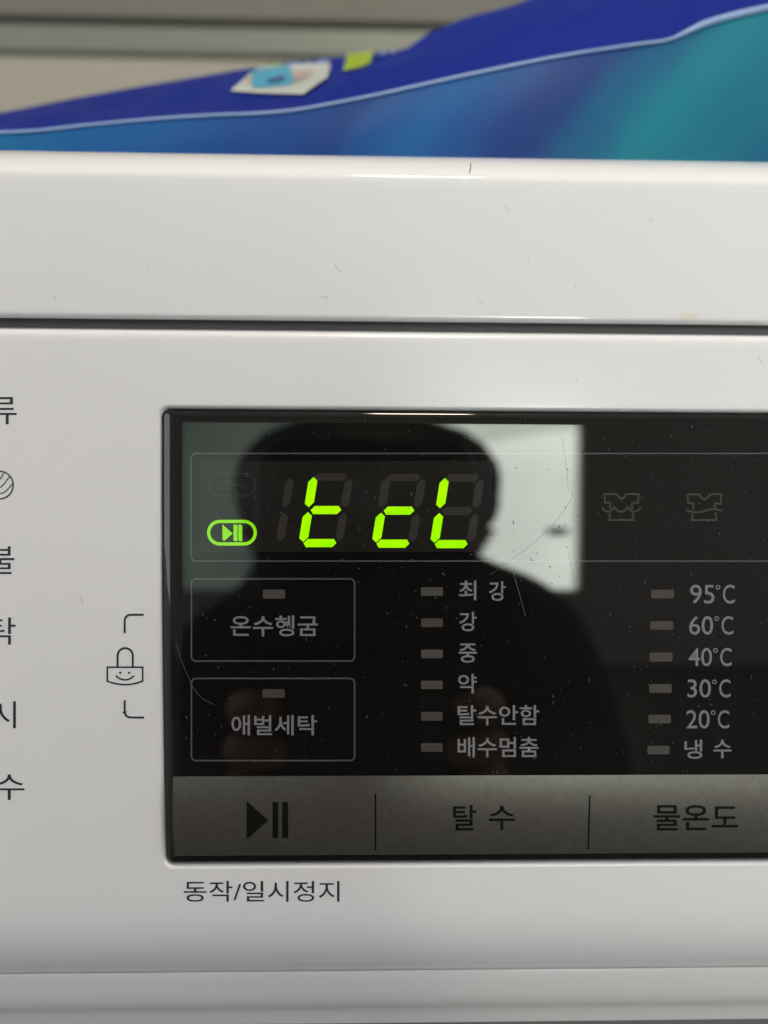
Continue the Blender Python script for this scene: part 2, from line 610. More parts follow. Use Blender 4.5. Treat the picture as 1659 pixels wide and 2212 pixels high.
# axis x, middle y, which are lit
DIG = [(783, 585, 'fged'), (1150, 588, 'ged'), (1443, 590, 'fed')]
for ax, ym, on in DIG:
    for k in 'abcdefg':
        o = flat('display_segment', [sheared(ax, ym, SEG[k])], M['lit' if k in on else 'off'], dw, Y2)
        o['label'] = 'lit yellow green display segment' if k in on else 'unlit dark grey display segment'
for k in 'bc':
    o = flat('display_segment', [sheared(667-180, 585, SEG[k])], M['off'], dw, Y2)
    o['label'] = 'unlit dark grey display segment'
for (x, y) in ((1075, 492), (1040, 680)):
    flat('colon_dot', [[Zs(x+11*math.cos(i*math.pi/6), y+11*math.sin(i*math.pi/6)) for i in range(12)]], M['faint'], dw, Y2)


# icons in the display
def Zi(x, y): return (416.9+.0992*x, 987.5+.0992*y)


cap = rrect(450.7, 1126.4, 551.3, 1175, 24.2, 10)
o = flat('start_icon', stroke_polys(cap, 7, True)
         + [[Zi(640, 1465), Zi(655, 1475), Zi(862, 1663), Zi(690, 1818), Zi(670, 1822), Zi(642, 1790)]]
         + [[Zi(880, 1470), Zi(950, 1470), Zi(970, 1495), Zi(968, 1830), Zi(905, 1830), Zi(880, 1800)]]
         + [[Zi(987, 1470), Zi(1045, 1470), Zi(1072, 1495), Zi(1070, 1830), Zi(1010, 1830), Zi(987, 1800)]], M['lit_icon'], dw, Y2)
o['label'] = 'lit green play and pause symbol in a pill outline'
key = stroke_polys(rrect(451.6, 1023, 551.6, 1071, 23.5, 8), 3.4, True)
cx, cy = Zi(660, 610)
key += stroke_polys(arc(cx, cy, 8, 8, 0, 345, 14), 3.2, False)
key += stroke_polys([Zi(745, 600), Zi(1100, 600), Zi(1100, 690)], 3.0)
key += stroke_polys([Zi(680, 360), Zi(1030, 840)], 3.4)
o = flat('key_icon', key, M['faint'], dw, Y2)
o['label'] = 'unlit key symbol in a pill outline'


# shirt icons
def Zt(x, y): return (1261.8+.1984*x, 1031.4+.1984*y)


def tshirt(pl, wv):
    q = []
    for line in pl: q += stroke_polys([Zt(*p) for p in line], 4.4)
    q += stroke_polys(smooth_line([Zt(*p) for p in wv], 4), 4.2)
    return q


s1 = tshirt([[(283, 345), (285, 275), (226, 272), (222, 180), (352, 180), (372, 212), (408, 234), (440, 212), (458, 180), (592, 180), (588, 276), (522, 276), (522, 345)],
             [(283, 388), (270, 462), (538, 462), (526, 385)]],
            [(195, 325), (220, 355), (262, 372), (305, 355), (330, 322), (355, 355), (400, 374), (450, 355), (475, 322), (500, 355), (545, 372), (590, 355), (614, 322)])
s2 = tshirt([[(1190, 350), (1188, 285), (1132, 276), (1128, 184), (1250, 184), (1272, 218), (1312, 240), (1350, 212), (1372, 181), (1492, 181), (1488, 284), (1424, 284), (1426, 335)],
             [(1186, 392), (1170, 464), (1442, 463), (1427, 378)]],
            [(1112, 350), (1160, 370), (1230, 378), (1300, 368), (1370, 348), (1440, 346), (1502, 364)])
for q in (s1, s2):
    o = flat('shirt_icon', q, M['shirt'], dw, Y1)

# lettering on the pane
T = lambda body, bb, bold=0.011: text('lettering', body, bb, M['print'], dw, Y1, bold)
T('온수헹굼', (498, 1329.5, 687, 1374.5))
T('애벌세탁', (500, 1544.5, 685, 1588.5))
T('최', (991, 1254, 1029, 1296.5)); T('강', (1056.5, 1255.5, 1092.5, 1298))
T('강', (991.7, 1321.6, 1029.8, 1363.6))
T('중', (990.8, 1390, 1030, 1431.5))
T('약', (989.5, 1455.6, 1029.8, 1498))
T('탈수안함', (988.6, 1523, 1164.6, 1566.8))
T('배수멈춤', (988.6, 1592, 1163.3, 1636))
for body, bb in (('95', (1490.8, 1263, 1587, 1304)), ('60', (1488.6, 1330.8, 1584, 1371)), ('40', (1487.3, 1399.5, 1580.5, 1439)),
                 ('30', (1485, 1467.4, 1578.3, 1506.8)), ('20', (1482.5, 1534, 1575.3, 1573.8))):
    wd = bb[2]-bb[0]
    T(body, (bb[0], bb[1], bb[0]+wd*.545, bb[3]), 0.004)
    flat('degree_mark', stroke_polys(arc(bb[0]+wd*.625, bb[1]+5.5, 4.0, 4.0, 0, 360, 12)[:-1], 2.2, True), M['print'], dw, Y1)
    T('C', (bb[0]+wd*.735, bb[1], bb[2], bb[3]), 0.004)
T('냉', (1478.5, 1598, 1517, 1639)); T('수', (1541, 1598, 1580, 1638))

# small rectangular indicator lamps, all unlit
led = []
led += [(568, 1273.5, 616, 1293), (567, 1488.5, 615, 1507)]
led += [(909.6, 1268.4, 956.9, 1286.9), (909.6, 1335.9, 956.9, 1354.4), (909.6, 1403, 956.7, 1421.9), (909.3, 1470.4, 956.5, 1488.5), (909.3, 1537.9, 956.3, 1556.8), (909.3, 1605.4, 956, 1623.9)]
led += [(1406.7, 1273.9, 1455.8, 1292.3), (1404.5, 1341.7, 1454.4, 1360), (1403, 1409.6, 1452.7, 1428.9), (1402.4, 1477.5, 1451, 1496.7), (1400.6, 1544, 1449.2, 1562.4), (1398.8, 1611, 1446, 1629.4)]
cols = 'cacacbaaaaacbc'
for (bb, c) in zip(led, cols):
    flat('indicator_light', [rrect(*bb, 2.5, 2)], M['lamp_'+c], dw, Y1)

# touch button strip along the foot of the pane, slightly bulged
sz0, sz1 = atb(830, 1846, -.0004).z, atb(830, 1675.5, -.0004).z


def strip_y(z):
    t = (z-sz0)/(sz1-sz0)*2-1
    return YP-0.00005-0.00065*(1-t*t)


vs, fs = [], []
xa, xb = atb(377, 1760).x, WR-0.0028
for i in range(17):
    z = sz0+(sz1-sz0)*i/16
    y_ = strip_y(z)
    vs += [(xa, y_+bow(z), z), (xb, y_+bow(z), z)]
for i in range(16):
    fs.append((2*i, 2*i+1, 2*i+3, 2*i+2))
strip = link('button_strip', face_out(mesh('button_strip', vs, fs)), M['strip'], wm, smooth=True)
sy = lambda z: strip_y(z)-0.00003
for (ut, vt, ub, vb) in ((811, 1714.5, 811, 1837), (1274, 1718, 1270.6, 1835)):
    n = 8
    polys = []
    for i in range(n):
        a, b = i/n, (i+1)/n
        pa = (ut+(ub-ut)*a, vt+(vb-vt)*a); pb = (ut+(ub-ut)*b, vt+(vb-vt)*b)
        polys.append([(pa[0]-1.9, pa[1]), (pa[0]+1.9, pa[1]), (pb[0]+1.9, pb[1]), (pb[0]-1.9, pb[1])])
    flat('divider_line', polys, M['black_print'], strip, sy)


def slices(poly_left, poly_right, v0, v1, n=6):
    """vertical stack of strips so that print follows the bulge"""
    out = []
    for i in range(n):
        a, b = v0+(v1-v0)*i/n, v0+(v1-v0)*(i+1)/n
        q = [(poly_left(a), a), (poly_right(a), a), (poly_right(b), b), (poly_left(b), b)]
        out.append(q)
    return out


tri = slices(lambda v: 532.5, lambda v: 532.7+47*(1-abs(v-1772)/41.5), 1731, 1813, 10)
icon = tri+slices(lambda v: 588.4, lambda v: 600.9, 1732.6, 1810.5)+slices(lambda v: 609.5, lambda v: 622.4, 1732.6, 1810.5)
flat('start_symbol', icon, M['black_print'], strip, sy)
for body, bb in (('탈', (978.6, 1739, 1029, 1794)), ('수', (1056, 1740, 1112, 1793)), ('물온도', (1412, 1739, 1594.5, 1794))):
    text('lettering', body, bb, M['black_print'], strip, sy, 0.012)

# print on the white panel
YF = -0.00003
text('lettering', '동작/일시정지', (397, 1903, 733.3, 1948), M['dark_print'], panel, YF, 0.002)
for body, bb in (('류', (-30, 857.6, 36, 916.7)), ('불', (-31, 1180, 31, 1240)), ('탁', (-26, 1333.6, 33.6, 1392.6)), ('시', (-20, 1515, 34.3, 1573)), ('수', (-13, 1672.7, 53, 1728))):
    text('lettering', body, bb, M['dark_print'], panel, YF, 0.0)


def Zl(x, y): return (.2315*x, 1261.8+.2315*y)


lock = stroke_polys([Zl(*p) for p in [(1163, 458), (1163, 345)]+arc(1217, 340, 54, 54, 180, 270, 6)+[(1342, 286)]], 4.4)
lock += stroke_polys([Zl(*p) for p in [(1163, 1083), (1163, 1190)]+arc(1217, 1190, 54, 54, 180, 90, 6)+[(1345, 1245)]], 4.4)
flat('bracket_mark', lock, M['dark_print'], panel, YF)
lk = stroke_polys([Zl(*p) for p in [(1001, 775), (1331, 775), (1331, 905)]+smooth_line([(1331, 905), (1255, 928), (1166, 938), (1077, 928), (1001, 905)], 4)[1:-1]+[(1001, 905)]], 3.6, True)
lk += stroke_polys([Zl(*p) for p in [(1097, 768), (1097, 668)]+arc(1168, 668, 71, 71, 180, 360, 12)[1:]+[(1239, 768)]], 4.4)
lk += stroke_polys([Zl(*p) for p in smooth_line([(1083, 853), (1115, 880), (1167, 893), (1218, 880), (1250, 853)], 4)], 3.4)
for ex in (1122, 1204):
    lk.append([Zl(ex+11*math.cos(i*math.pi/5), 827+11*math.sin(i*math.pi/5)) for i in range(10)])
flat('lock_symbol', lk, M['dark_print'], panel, YF)
ball = stroke_polys(arc(-1.5, 1047.8, 30, 30, 0, 360, 36)[:-1], 3.0, True)
for (p, q, r) in (((-14, 1046), (0, 1035), (8, 1022)), ((-20, 1058), (2, 1052), (20, 1030)), ((-16, 1067), (8, 1064), (27, 1045)), ((-26, 1052), (-12, 1040), (-4, 1020))):
    ball += stroke_polys(smooth_line([p, q, r], 5), 2.4)
flat('yarn_symbol', ball, M['dark_print'], panel, YF)

# scratches on the pane
M['scratch'] = principled('scratch', (0.2, 0.2, 0.19), 0.35, 0.5)
M['scratch_pale'] = principled('pale_scratch', (0.13, 0.13, 0.125), 0.6, 0.2)
for pts, wd, mt in (([(1109, 1238), (1120, 1275), (1128, 1305), (1135, 1332)], 0.8, 'scratch'),
                    ([(1058, 1242), (1110, 1205), (1170, 1158), (1212, 1112), (1236, 1075)], 0.55, 'scratch'),
                    ([(1215, 945), (1224, 1010), (1228, 1060)]  , 0.5, 'scratch'),
                    ([(1228, 1190), (1237, 1240), (1243, 1275)], 0.5, 'scratch'),
                    ([(380, 1388), (392, 1425), (402, 1452), (418, 1485), (436, 1508), (462, 1522)], 1.2, 'scratch_pale')):
    o = flat('scratch', stroke_polys(smooth_line(pts, 4), wd*.6), M[mt], dw, Y3)

M['scuff'] = principled('grey_scuff', (0.46, 0.455, 0.45), 0.5, 0.3)
M['stain'] = principled('yellowish_stain', (0.735, 0.70, 0.62), 0.3, 0.4)
for pts, wd in (([(722, 568), (727, 578), (735, 588)], 1.6), ([(1092, 444), (1096, 454)], 2.0), ([(693, 640), (698, 643), (706, 641), (707, 648)], 1.6), ([(1032, 648), (1037, 653), (1044, 652)], 1.6),
                ([(1404, 470), (1409, 480)], 1.4), ([(117, 640), (122, 652)], 1.8), ([(50, 606), (56, 610)], 1.4), ([(1141, 562), (1144, 566)], 2.0), ([(318, 578), (324, 583)], 1.3), ([(1240, 610), (1243, 622)], 1.3)):
    p_ = smooth_line(pts, 3)
    vs_, fs_0 = [], []
    for q in stroke_polys(p_, wd*.8):
        k = len(vs_); vs_ += [at(u, v, -0.00002) for u, v in q]; fs_0.append((k, k+1, k+2, k+3))
    link('scuff', face_out(mesh('scuff', vs_, fs_0)), M['scuff'], bpy.data.objects['lid'])
vs_ = [at(1488+23*math.cos(i*math.pi/9)*(1+.2*math.sin(i*2.3)), 684+8*math.sin(i*math.pi/9)*(1+.25*math.sin(i*1.7)), -0.00002) for i in range(18)]
vs_ = [Vector((v.x, v.y, max(v.z, at(1488, 689, 0).z))) for v in vs_]
link('stain', face_out(mesh('stain', vs_, [list(range(18))])), M['stain'], bpy.data.objects['lid'])
for pts, wd in (([(1638, 772), (1648, 786)], 1.6), ([(1243, 815), (1247, 822)], 1.5), ([(318, 2350), (322, 2360)], 1.0), ([(172, 1285), (180, 1305)], 1.2), ([(315, 862), (319, 868)], 1.2), ([(1028, 2074), (1032, 2080), (1040, 2078), (1050, 2081)], 2.2)):
    flat('scuff', stroke_polys(smooth_line(pts, 3), wd*.8), M['scuff'], panel, -0.00004)

# ================================================================== DUST (uncountable lint on the pane)
vs, fs = [], []


def speck(u, v, ln, wd, an, y):
    k = len(vs)
    c, s = math.cos(an), math.sin(an)
    bend = random.uniform(-.35, .35)*ln
    pts = [(-ln/2, 0), (0, bend*.4), (ln/2, 0)]
    ring = [(x, yy+wd/2) for x, yy in pts]+[(x, yy-wd/2) for x, yy in reversed(pts)]
    for x, yy in ring:
        vs.append(atb(u+c*x-s*yy, v+s*x+c*yy, y))
    fs.append((k, k+1, k+4, k+5)); fs.append((k+1, k+2, k+3, k+4))


for i in range(330):
    u = 395+1260*random.random(); v = 905+765*random.random()
    big = random.random() < .14
    ln = random.uniform(4, 9) if big else random.uniform(1.6, 4.0)
    speck(u, v, ln, random.uniform(0.9, 1.6) if big else random.uniform(0.9, 1.5), random.gauss(1.1, .6), Y3-0.00004)
for i in range(90):
    u = 395+1260*random.random(); v = 1680+150*random.random()
    speck(u, v, random.uniform(1.5, 3), 1.0, random.gauss(1.1, .6), -0.00116)
M['dust'] = principled('pale_lint', (0.12, 0.12, 0.125), 0.9, 0.1)
du = link('dust', face_out(mesh('dust', vs, fs)), M['dust'])
tag(du, 'fine pale dust and lint specks scattered over the black display pane', 'dust', kind='stuff')

# single dark fibre on the lid's rounded edge
M['hair'] = principled('dark_fibre', (0.05, 0.045, 0.045), 0.6)


def fibre(name, pts, rad, mat, label, cat):
    bm = bmesh.new()
    prev = None
    n = 6
    for i, p in enumerate(pts):
        ring = [bm.verts.new(Vector(p)+Vector((rad*math.cos(2*math.pi*k/n), 0.4*rad*math.sin(2*math.pi*k/n), 0.4*rad*math.sin(2*math.pi*k/n)))) for k in range(n)]
        if prev:
            for k in range(n): bm.faces.new((prev[k], prev[(k+1) % n], ring[(k+1) % n], ring[k]))
        prev = ring
    o = link(name, bm_mesh(name, bm), mat, smooth=True)
    return tag(o, label, cat)


def lid_pt(u, v):
    """point on the lid's front for a reading, a hair's breadth proud"""
    for (va, ya), (vb, yb) in zip(lid_rows, lid_rows[1:]):
        v_ = v - (u-830)*0.0145
        if vb <= v_ <= va:
            t = (va-v_)/max(1e-6, va-vb)
            return at(u, v, (ya+(yb-ya)*t)*MM-0.0001)
    return at(u, v, -0.0001)


fibre('hair', [lid_pt(1016.5, 352), lid_pt(1017, 358), lid_pt(1016, 366), lid_pt(1014, 374)], 0.00007, M['hair'], 'short dark hair stuck on the rounded front edge of the white lid', 'hair')

# ================================================================== DETERGENT BAG on the lid
bag = empty('detergent_bag', (0.03, 0.12, ZTOP), 'glossy blue and teal plastic detergent bag lying on the washing machine', 'bag')
YFR, YBK = 0.052, 0.108
crease = [(-900, 330), (-500, 312), (-200, 297), (0, 288), (90, 283), (180, 273), (330, 259), (450, 251), (560, 246.5), (620, 241.5), (660, 236), (720, 225), (800, 209.5), (1000, 165.5), (1200, 125),
          (1380, 97), (1430, 91), (1455, 84), (1485, 70), (1525, 52), (1580, 36), (1659, 18), (1800, -8), (2100, -50), (2500, -60), (2700, 60)]
ridge = [(-900, 326), (-500, 300), (-200, 268), (0, 243), (150, 214), (300, 187), (420, 167), (520, 150), (620, 136), (720, 125), (820, 113), (890, 104), (930, 94), (1000, 72), (1100, 38), (1190, 5), (1300, -32),
         (1450, -80), (1659, -145), (1900, -200), (2200, -230), (2500, -190), (2700, 30)]


def interp(tab, u):
    P = tab
    if u <= P[0][0]: return P[0][1]
    for i in range(len(P)-1):
        if P[i][0] <= u <= P[i+1][0]:
            t = (u-P[i][0])/(P[i+1][0]-P[i][0])
            a = P[max(0, i-1)]; b = P[i]; c = P[i+1]; d = P[min(len(P)-1, i+2)]
            m1 = (c[1]-a[1])/max(1, (c[0]-a[0]))*(c[0]-b[0]); m2 = (d[1]-b[1])/max(1, (d[0]-b[0]))*(c[0]-b[0])
            return (2*t**3-3*t*t+1)*b[1]+(t**3-2*t*t+t)*m1+(-2*t**3+3*t*t)*c[1]+(t**3-t*t)*m2
    return P[-1][1]


def crease_pt(u): return at(u, interp(crease, u), YFR)
def ridge_pt(u): return at(u, interp(ridge, u), YBK)


def top_pt(u, t):
    """the bag's upper sheet from crease (t = 0) to ridge (t = 1), a little domed"""
    a, b = crease_pt(u), ridge_pt(u)
    p = a.lerp(b, t)
    # soft wrinkles of the film
    wv = 0.0012*math.sin(u*.011+t*3.0)*math.sin(math.pi*t)+0.0007*math.sin(u*.031-t*5)*math.sin(math.pi*t)
    k = max(0.0, min(1.0, (u-660-230*t)/70))
    wv += 0.004*k*k*(3-2*k)*min(1.0, t*5)*min(1.0, (1-t)*8)       # the fuller lobe of the bag on the right
    return p+Vector((0, -0.6, 0.8))*wv


us = [-900+i*25 for i in range(int(3600/25)+1)]
NT = 12
vs, fs = [], []
for u in us:
    for k in range(NT+1):
        vs.append(top_pt(u, k/NT))
    b = ridge_pt(u)
    vs.append((b.x*1.02, YBK+.03, max(ZTOP+.002, b.z-0.012)))
    vs.append((b.x*1.04, YBK+.06, ZTOP+(b.z-ZTOP)*.35+.001))
    vs.append((b.x*1.04, YBK+.065, ZTOP+.0008))
n = NT+4
for i in range(len(us)-1):
    for k in range(n-1):
        fs.append((i*n+k, (i+1)*n+k, (i+1)*n+k+1, i*n+k+1))
M['bag_top'] = add_noise(principled('dark_blue_film', (0.02, 0.035, 0.26), 0.5, 0.02), 14,
                         rough=(0.4, 0.52), color=((0.011, 0.020, 0.17), (0.009, 0.026, 0.25)), bump=(60, 0.0003))
bt = link('back_sheet', face_out(mesh('back_sheet', vs, fs), Vector((0, -.6, .8))), M['bag_top'], bag, smooth=True)
# front sheet, with the printed soft blobs of blue, violet and teal
vs, fs = [], []
NF = 8
for u in us:
    a = crease_pt(u)
    for k in range(NF+1):
        t = k/NF
        z = a.z+(ZTOP+.0006-a.z)*t
        bulge = -0.003*math.sin(math.pi*min(1, t*1.05))*min(1, max(0, (a.z-ZTOP)/.02))
        wv = 0.0008*math.sin(u*.014+t*2)*math.sin(math.pi*t)
        vs.append((a.x, YFR+bulge+wv, z))
n = NF+1
for i in range(len(us)-1):
    for k in range(n-1):
        fs.append((i*n+k, (i+1)*n+k, (i+1)*n+k+1, i*n+k+1))


def bag_front_material():
    m = principled('printed_blue_film', (0.05, 0.15, 0.4), 0.45, 0.06)
    t, p, new, ln = nodes(m)
    tc = new('ShaderNodeTexCoord')
    sp = new('ShaderNodeSeparateXYZ')
    ln(tc.outputs['Object'], sp.inputs[0])
    nz = new('ShaderNodeTexNoise')
    nz.inputs['Scale'].default_value = 22
    nz.inputs['Detail'].default_value = 1.5
    ln(tc.outputs['Object'], nz.inputs['Vector'])
    # slanted coordinate x - 0.85 z: the blobs lean to the right going up
    zc = new('ShaderNodeMath'); zc.operation = 'MULTIPLY_ADD'
    zc.inputs[1].default_value = -0.75; zc.inputs[2].default_value = 0.75*ZTOP+0.006
    ln(sp.outputs['Z'], zc.inputs[0])
    ad = new('ShaderNodeMath'); ad.operation = 'ADD'
    ln(sp.outputs['X'], ad.inputs[0]); ln(zc.outputs[0], ad.inputs[1])
    nm = new('ShaderNodeMath'); nm.operation = 'MULTIPLY_ADD'; nm.inputs[1].default_value = 0.026
    ln(nz.outputs['Fac'], nm.inputs[0]); ln(ad.outputs[0], nm.inputs[2])
    mr = new('ShaderNodeMapRange')
    mr.inputs['From Min'].default_value = -0.09; mr.inputs['From Max'].default_value = 0.13
    ln(nm.outputs[0], mr.inputs['Value'])
    cr = new('ShaderNodeValToRGB')
    cr.color_ramp.interpolation = 'EASE'
    e = cr.color_ramp.elements
    stops = ((0.02, (0.014, 0.12, 0.26)), (0.20, (0.014, 0.085, 0.26)), (0.33, (0.014, 0.055, 0.21)), (0.38, (0.016, 0.046, 0.185)), (0.43, (0.017, 0.075, 0.24)), (0.49, (0.02, 0.10, 0.28)),
             (0.53, (0.021, 0.075, 0.24)), (0.57, (0.021, 0.050, 0.19)), (0.60, (0.021, 0.050, 0.185)), (0.645, (0.02, 0.105, 0.215)), (0.70, (0.018, 0.175, 0.24)), (0.77, (0.016, 0.14, 0.215)), (0.88, (0.011, 0.08, 0.175)), (0.97, (0.01, 0.06, 0.16)))
    e[0].position, e[0].color = stops[0][0], (*stops[0][1], 1)
    e[1].position, e[1].color = stops[-1][0], (*stops[-1][1], 1)
    for ps, c in stops[1:-1]:
        q = e.new(ps); q.color = (*c, 1)
    ln(mr.outputs['Result'], cr.inputs['Fac'])
    ln(cr.outputs['Color'], p.inputs['Base Color'])
    return m


M['bag_front'] = bag_front_material()
link('front_sheet', face_out(mesh('front_sheet', vs, fs)), M['bag_front'], bag, smooth=True)
# white highlight of the fold, built as a pale tube along the crease
M['crease_glint'] = add_noise(principled('pale_crease_glint', (0.3, 0.42, 0.65), 0.3, 0.5), 60, color=((0.2, 0.31, 0.55), (0.34, 0.46, 0.68)))
bm = bmesh.new()
prev = None
for i, u in enumerate([-900+i*12 for i in range(301)]):
    c = crease_pt(u)
    r = 0.00033+0.00042*max(0, min(1, (u-1450)/60))*max(0, 1-max(0, u-1600)/500)
    ring = [bm.verts.new(c+Vector((0, -0.0004+r*.8*math.cos(2*math.pi*k/8), r*math.sin(2*math.pi*k/8)))) for k in range(8)]
    if prev:
        for k in range(8): bm.faces.new((prev[k], prev[(k+1) % 8], ring[(k+1) % 8], ring[k]))
    prev = ring
link('crease_glint', bm_mesh('crease_glint', bm), M['crease_glint'], bag, smooth=True)


# printed pictures on the upper sheet
def on_top(u, v):
    lo, hi = 0.0, 1.0
    for _ in range(24):
        mid = (lo+hi)/2
        p = top_pt(u, mid)-CAM
        vv = 1106-F_PX*p.dot(CU)/p.dot(CF)
        if vv > v: lo = mid
        else: hi = mid
    return top_pt(u, lo)


def sheet_print(name, poly, color, lift, parent, rough=0.35):
    """a printed patch that follows the film: fan subdivided polygon"""
    bm = bmesh.new()
    f = bm.faces.new([bm.verts.new((x, 0, y)) for x, y in poly])
    bmesh.ops.triangulate(bm, faces=bm.faces)
    bmesh.ops.subdivide_edges(bm, edges=bm.edges, cuts=3, use_grid_fill=True)
    for v in bm.verts:
        v.co = on_top(v.co.x, v.co.z)+Vector((0, -0.6, 0.8))*lift*MM
    me = bpy.data.meshes.new(name)
    bm.to_mesh(me); bm.free()
    mt = add_noise(principled(name, color, rough), 300, color=(tuple(c*.92 for c in color), tuple(min(1, c*1.06) for c in color)))
    return link(name, face_out(me, Vector((0, -.6, .8))), mt, parent)


sheet_print('printed_picture', [(498, 201), (548, 158), (560, 149), (640, 142), (706, 139), (714, 143), (708, 172), (690, 184), (655, 209), (560, 206)], (0.5, 0.52, 0.5), 0.5, bt)
sheet_print('printed_cloth', [(541, 164), (556, 156), (626, 147), (637, 184), (620, 191), (548, 197)], (0.06, 0.33, 0.5), 0.7, bt)
sheet_print('printed_cap', [(578, 180), (596, 176), (612, 171), (617, 177), (606, 184), (582, 187)], (0.03, 0.05, 0.2), 0.9, bt)
sheet_print('printed_hand', [(634, 161), (660, 158), (676, 158), (674, 168), (655, 178), (640, 182), (634, 175)], (0.42, 0.34, 0.29), 0.7, bt)
sheet_print('printed_hand', [(533, 178), (541, 163), (547, 172), (543, 186), (535, 188)], (0.5, 0.4, 0.33), 0.75, bt)
sheet_print('printed_label', [(740, 158), (752, 118), (808, 109), (800, 140), (776, 150)], (0.3, 0.42, 0.015), 0.5, bt)
sheet_print('printed_patch', [(562, 147), (566, 143), (607, 139), (611, 143), (590, 145)], (0.2, 0.38, 0.12), 0.45, bt)
for i, (a, b, h) in enumerate(((622, 648, 5), (656, 676, 4), (684, 712, 6), (820, 834, 7), (842, 856, 6))):
    vv = interp(ridge, (a+b)/2)
    sheet_print('printed_mark', [(a, vv+5+h), (a+2, vv+4), (b, vv+3), (b-2, vv+3+h)], (0.12, 0.22, 0.55), 0.45, bt)

# ================================================================== LAMP, WINDOW behind the photographer
lm = empty('ceiling_lamp', (0.10, -0.62, 2.45), 'square warm ceiling lamp shining above the photographer', 'lamp')
M['lamp_body'] = principled('lamp_housing', (0.7, 0.7, 0.68), 0.4)
M['lamp_glow'] = principled('lamp_diffuser', (0.8, 0.8, 0.75), 0.5, emit=(1.0, 0.86, 0.68), strength=LAMP_POWER)
link('housing', box_mesh('housing', -.04, .24, -.76, -.48, 2.395, 2.4498, .01), M['lamp_body'], lm)
link('diffuser', box_mesh('diffuser', -.02, .22, -.74, -.50, 2.37, 2.3945, .008), M['lamp_glow'], lm)

wi = empty('window', (0.04, YB, WZ0), 'two pane frosted window glowing with daylight opposite the washing machine', 'window')
M['frame'] = principled('window_frame', (0.5, 0.5, 0.48), 0.4)


def frosted(name, color, strength, var):
    m = principled(name, (0.5, 0.52, 0.5), 0.35, emit=color, strength=strength)
    t, p, new, ln = nodes(m)
    tc = new('ShaderNodeTexCoord')
    nz = new('ShaderNodeTexNoise'); nz.inputs['Scale'].default_value = 2.6; nz.inputs['Detail'].default_value = 1.5
    ln(tc.outputs['Object'], nz.inputs['Vector'])
    mr = new('ShaderNodeMapRange')
    mr.inputs['From Min'].default_value, mr.inputs['From Max'].default_value = 0.3, 0.7
    mr.inputs['To Min'].default_value, mr.inputs['To Max'].default_value = strength*(1-var), strength*(1+var)
    ln(nz.outputs['Fac'], mr.inputs['Value'])
    ln(mr.outputs['Result'], p.inputs['Emission Strength'])
    return m


fw = 0.02
bm = bmesh.new()
box(bm, WX0, WX0+fw, YB-.07, YB-.02, WZ0, WZ1)
box(bm, WX0+fw, WX1, YB-.07, YB-.02, WZ0, WZ0+fw)
box(bm, WX0+fw, WX1, YB-.07, YB-.02, WZ1-fw, WZ1)
box(bm, WXM-.02, WXM+.02, YB-.0695, YB-.0195, WZ0+fw, WZ1-fw)
link('frame', bm_mesh('frame', bm), M['frame'], wi)
o = link('pane', box_mesh('pane', WX0+fw, WXM-.02, YB-.05, YB-.045, WZ0+fw, WZ1-fw), frosted('dim_frosted_glass', (0.72, 1.0, 0.82), DIM_PANE, .2), wi)
o['label'] = 'dim greenish frosted pane'
def pane_prism(name, poly):
    bm = bmesh.new()
    fr = [bm.verts.new((x, YB-.045, z)) for x, z in poly]
    bk = [bm.verts.new((x, YB-.05, z)) for x, z in poly]
    bm.faces.new(fr); bm.faces.new(bk)
    for i in range(len(poly)):
        j = (i+1) % len(poly)
        bm.faces.new((fr[i], fr[j], bk[j], bk[i]))
    return bm_mesh(name, bm)


xl, xr, zlo, zhi = WXM+.02, WX1, WZ0+fw, WZ1-fw
za, zb = Z0+.16, Z0+.262          # slanted split: weaker glow above stands in for the far room's ceiling
o = link('pane', pane_prism('pane', [(xl, zlo), (xr, zlo), (xr, zb), (xl, za)]), frosted('bright_frosted_glass', (0.93, 1.0, 0.89), BRIGHT_PANE, .15), wi)
o['label'] = 'bright frosted pane'
o = link('pane', pane_prism('pane', [(xl, za+.0006), (xr, zb+.0006), (xr, zhi), (xl, zhi)]), frosted('dimmed_upper_glass', (0.90, 1.0, 0.86), BRIGHT_PANE*.66, .15), wi)
o['label'] = 'upper frosted pane with its glow turned down'
M['latch'] = principled('latch', (0.12, 0.15, 0.2), 0.4)
link('latch', box_mesh('latch', .63, .70, YB-.0445, YB-.02, Z0-.19, Z0-.155, .006), M['latch'], wi)

# ================================================================== PHONE
ph = empty('phone', CAM-CU*.055-CF*.006, 'black phone held upright in front of the washing machine', 'phone')


def cam_pt(a, b, c): return CAM+CR*a+CU*b-CF*c      # right, up, away from the panel


def phone_body():
    bm = bmesh.new()
    hw, top, bot, r = .0335, .0195, -.118, .0105
    loops = []
    for ins, c in ((.004, .0014), (.0015, .0018), (.0003, .003), (0, .005), (.0003, .0075), (.0015, .0088), (.004, .0092)):
        lp_ = rr_loop(-hw+ins, hw-ins, bot+ins, top-ins, r-ins*.7, 6)
        loops.append([bm.verts.new(cam_pt(x, z, c)) for x, z in lp_])
    for a, b in zip(loops, loops[1:]):
        for i in range(len(a)):
            j = (i+1) % len(a)
            bm.faces.new((a[i], a[j], b[j], b[i]))
    bm.faces.new(loops[0]); bm.faces.new(loops[-1])
    return bm_mesh('body', bm)


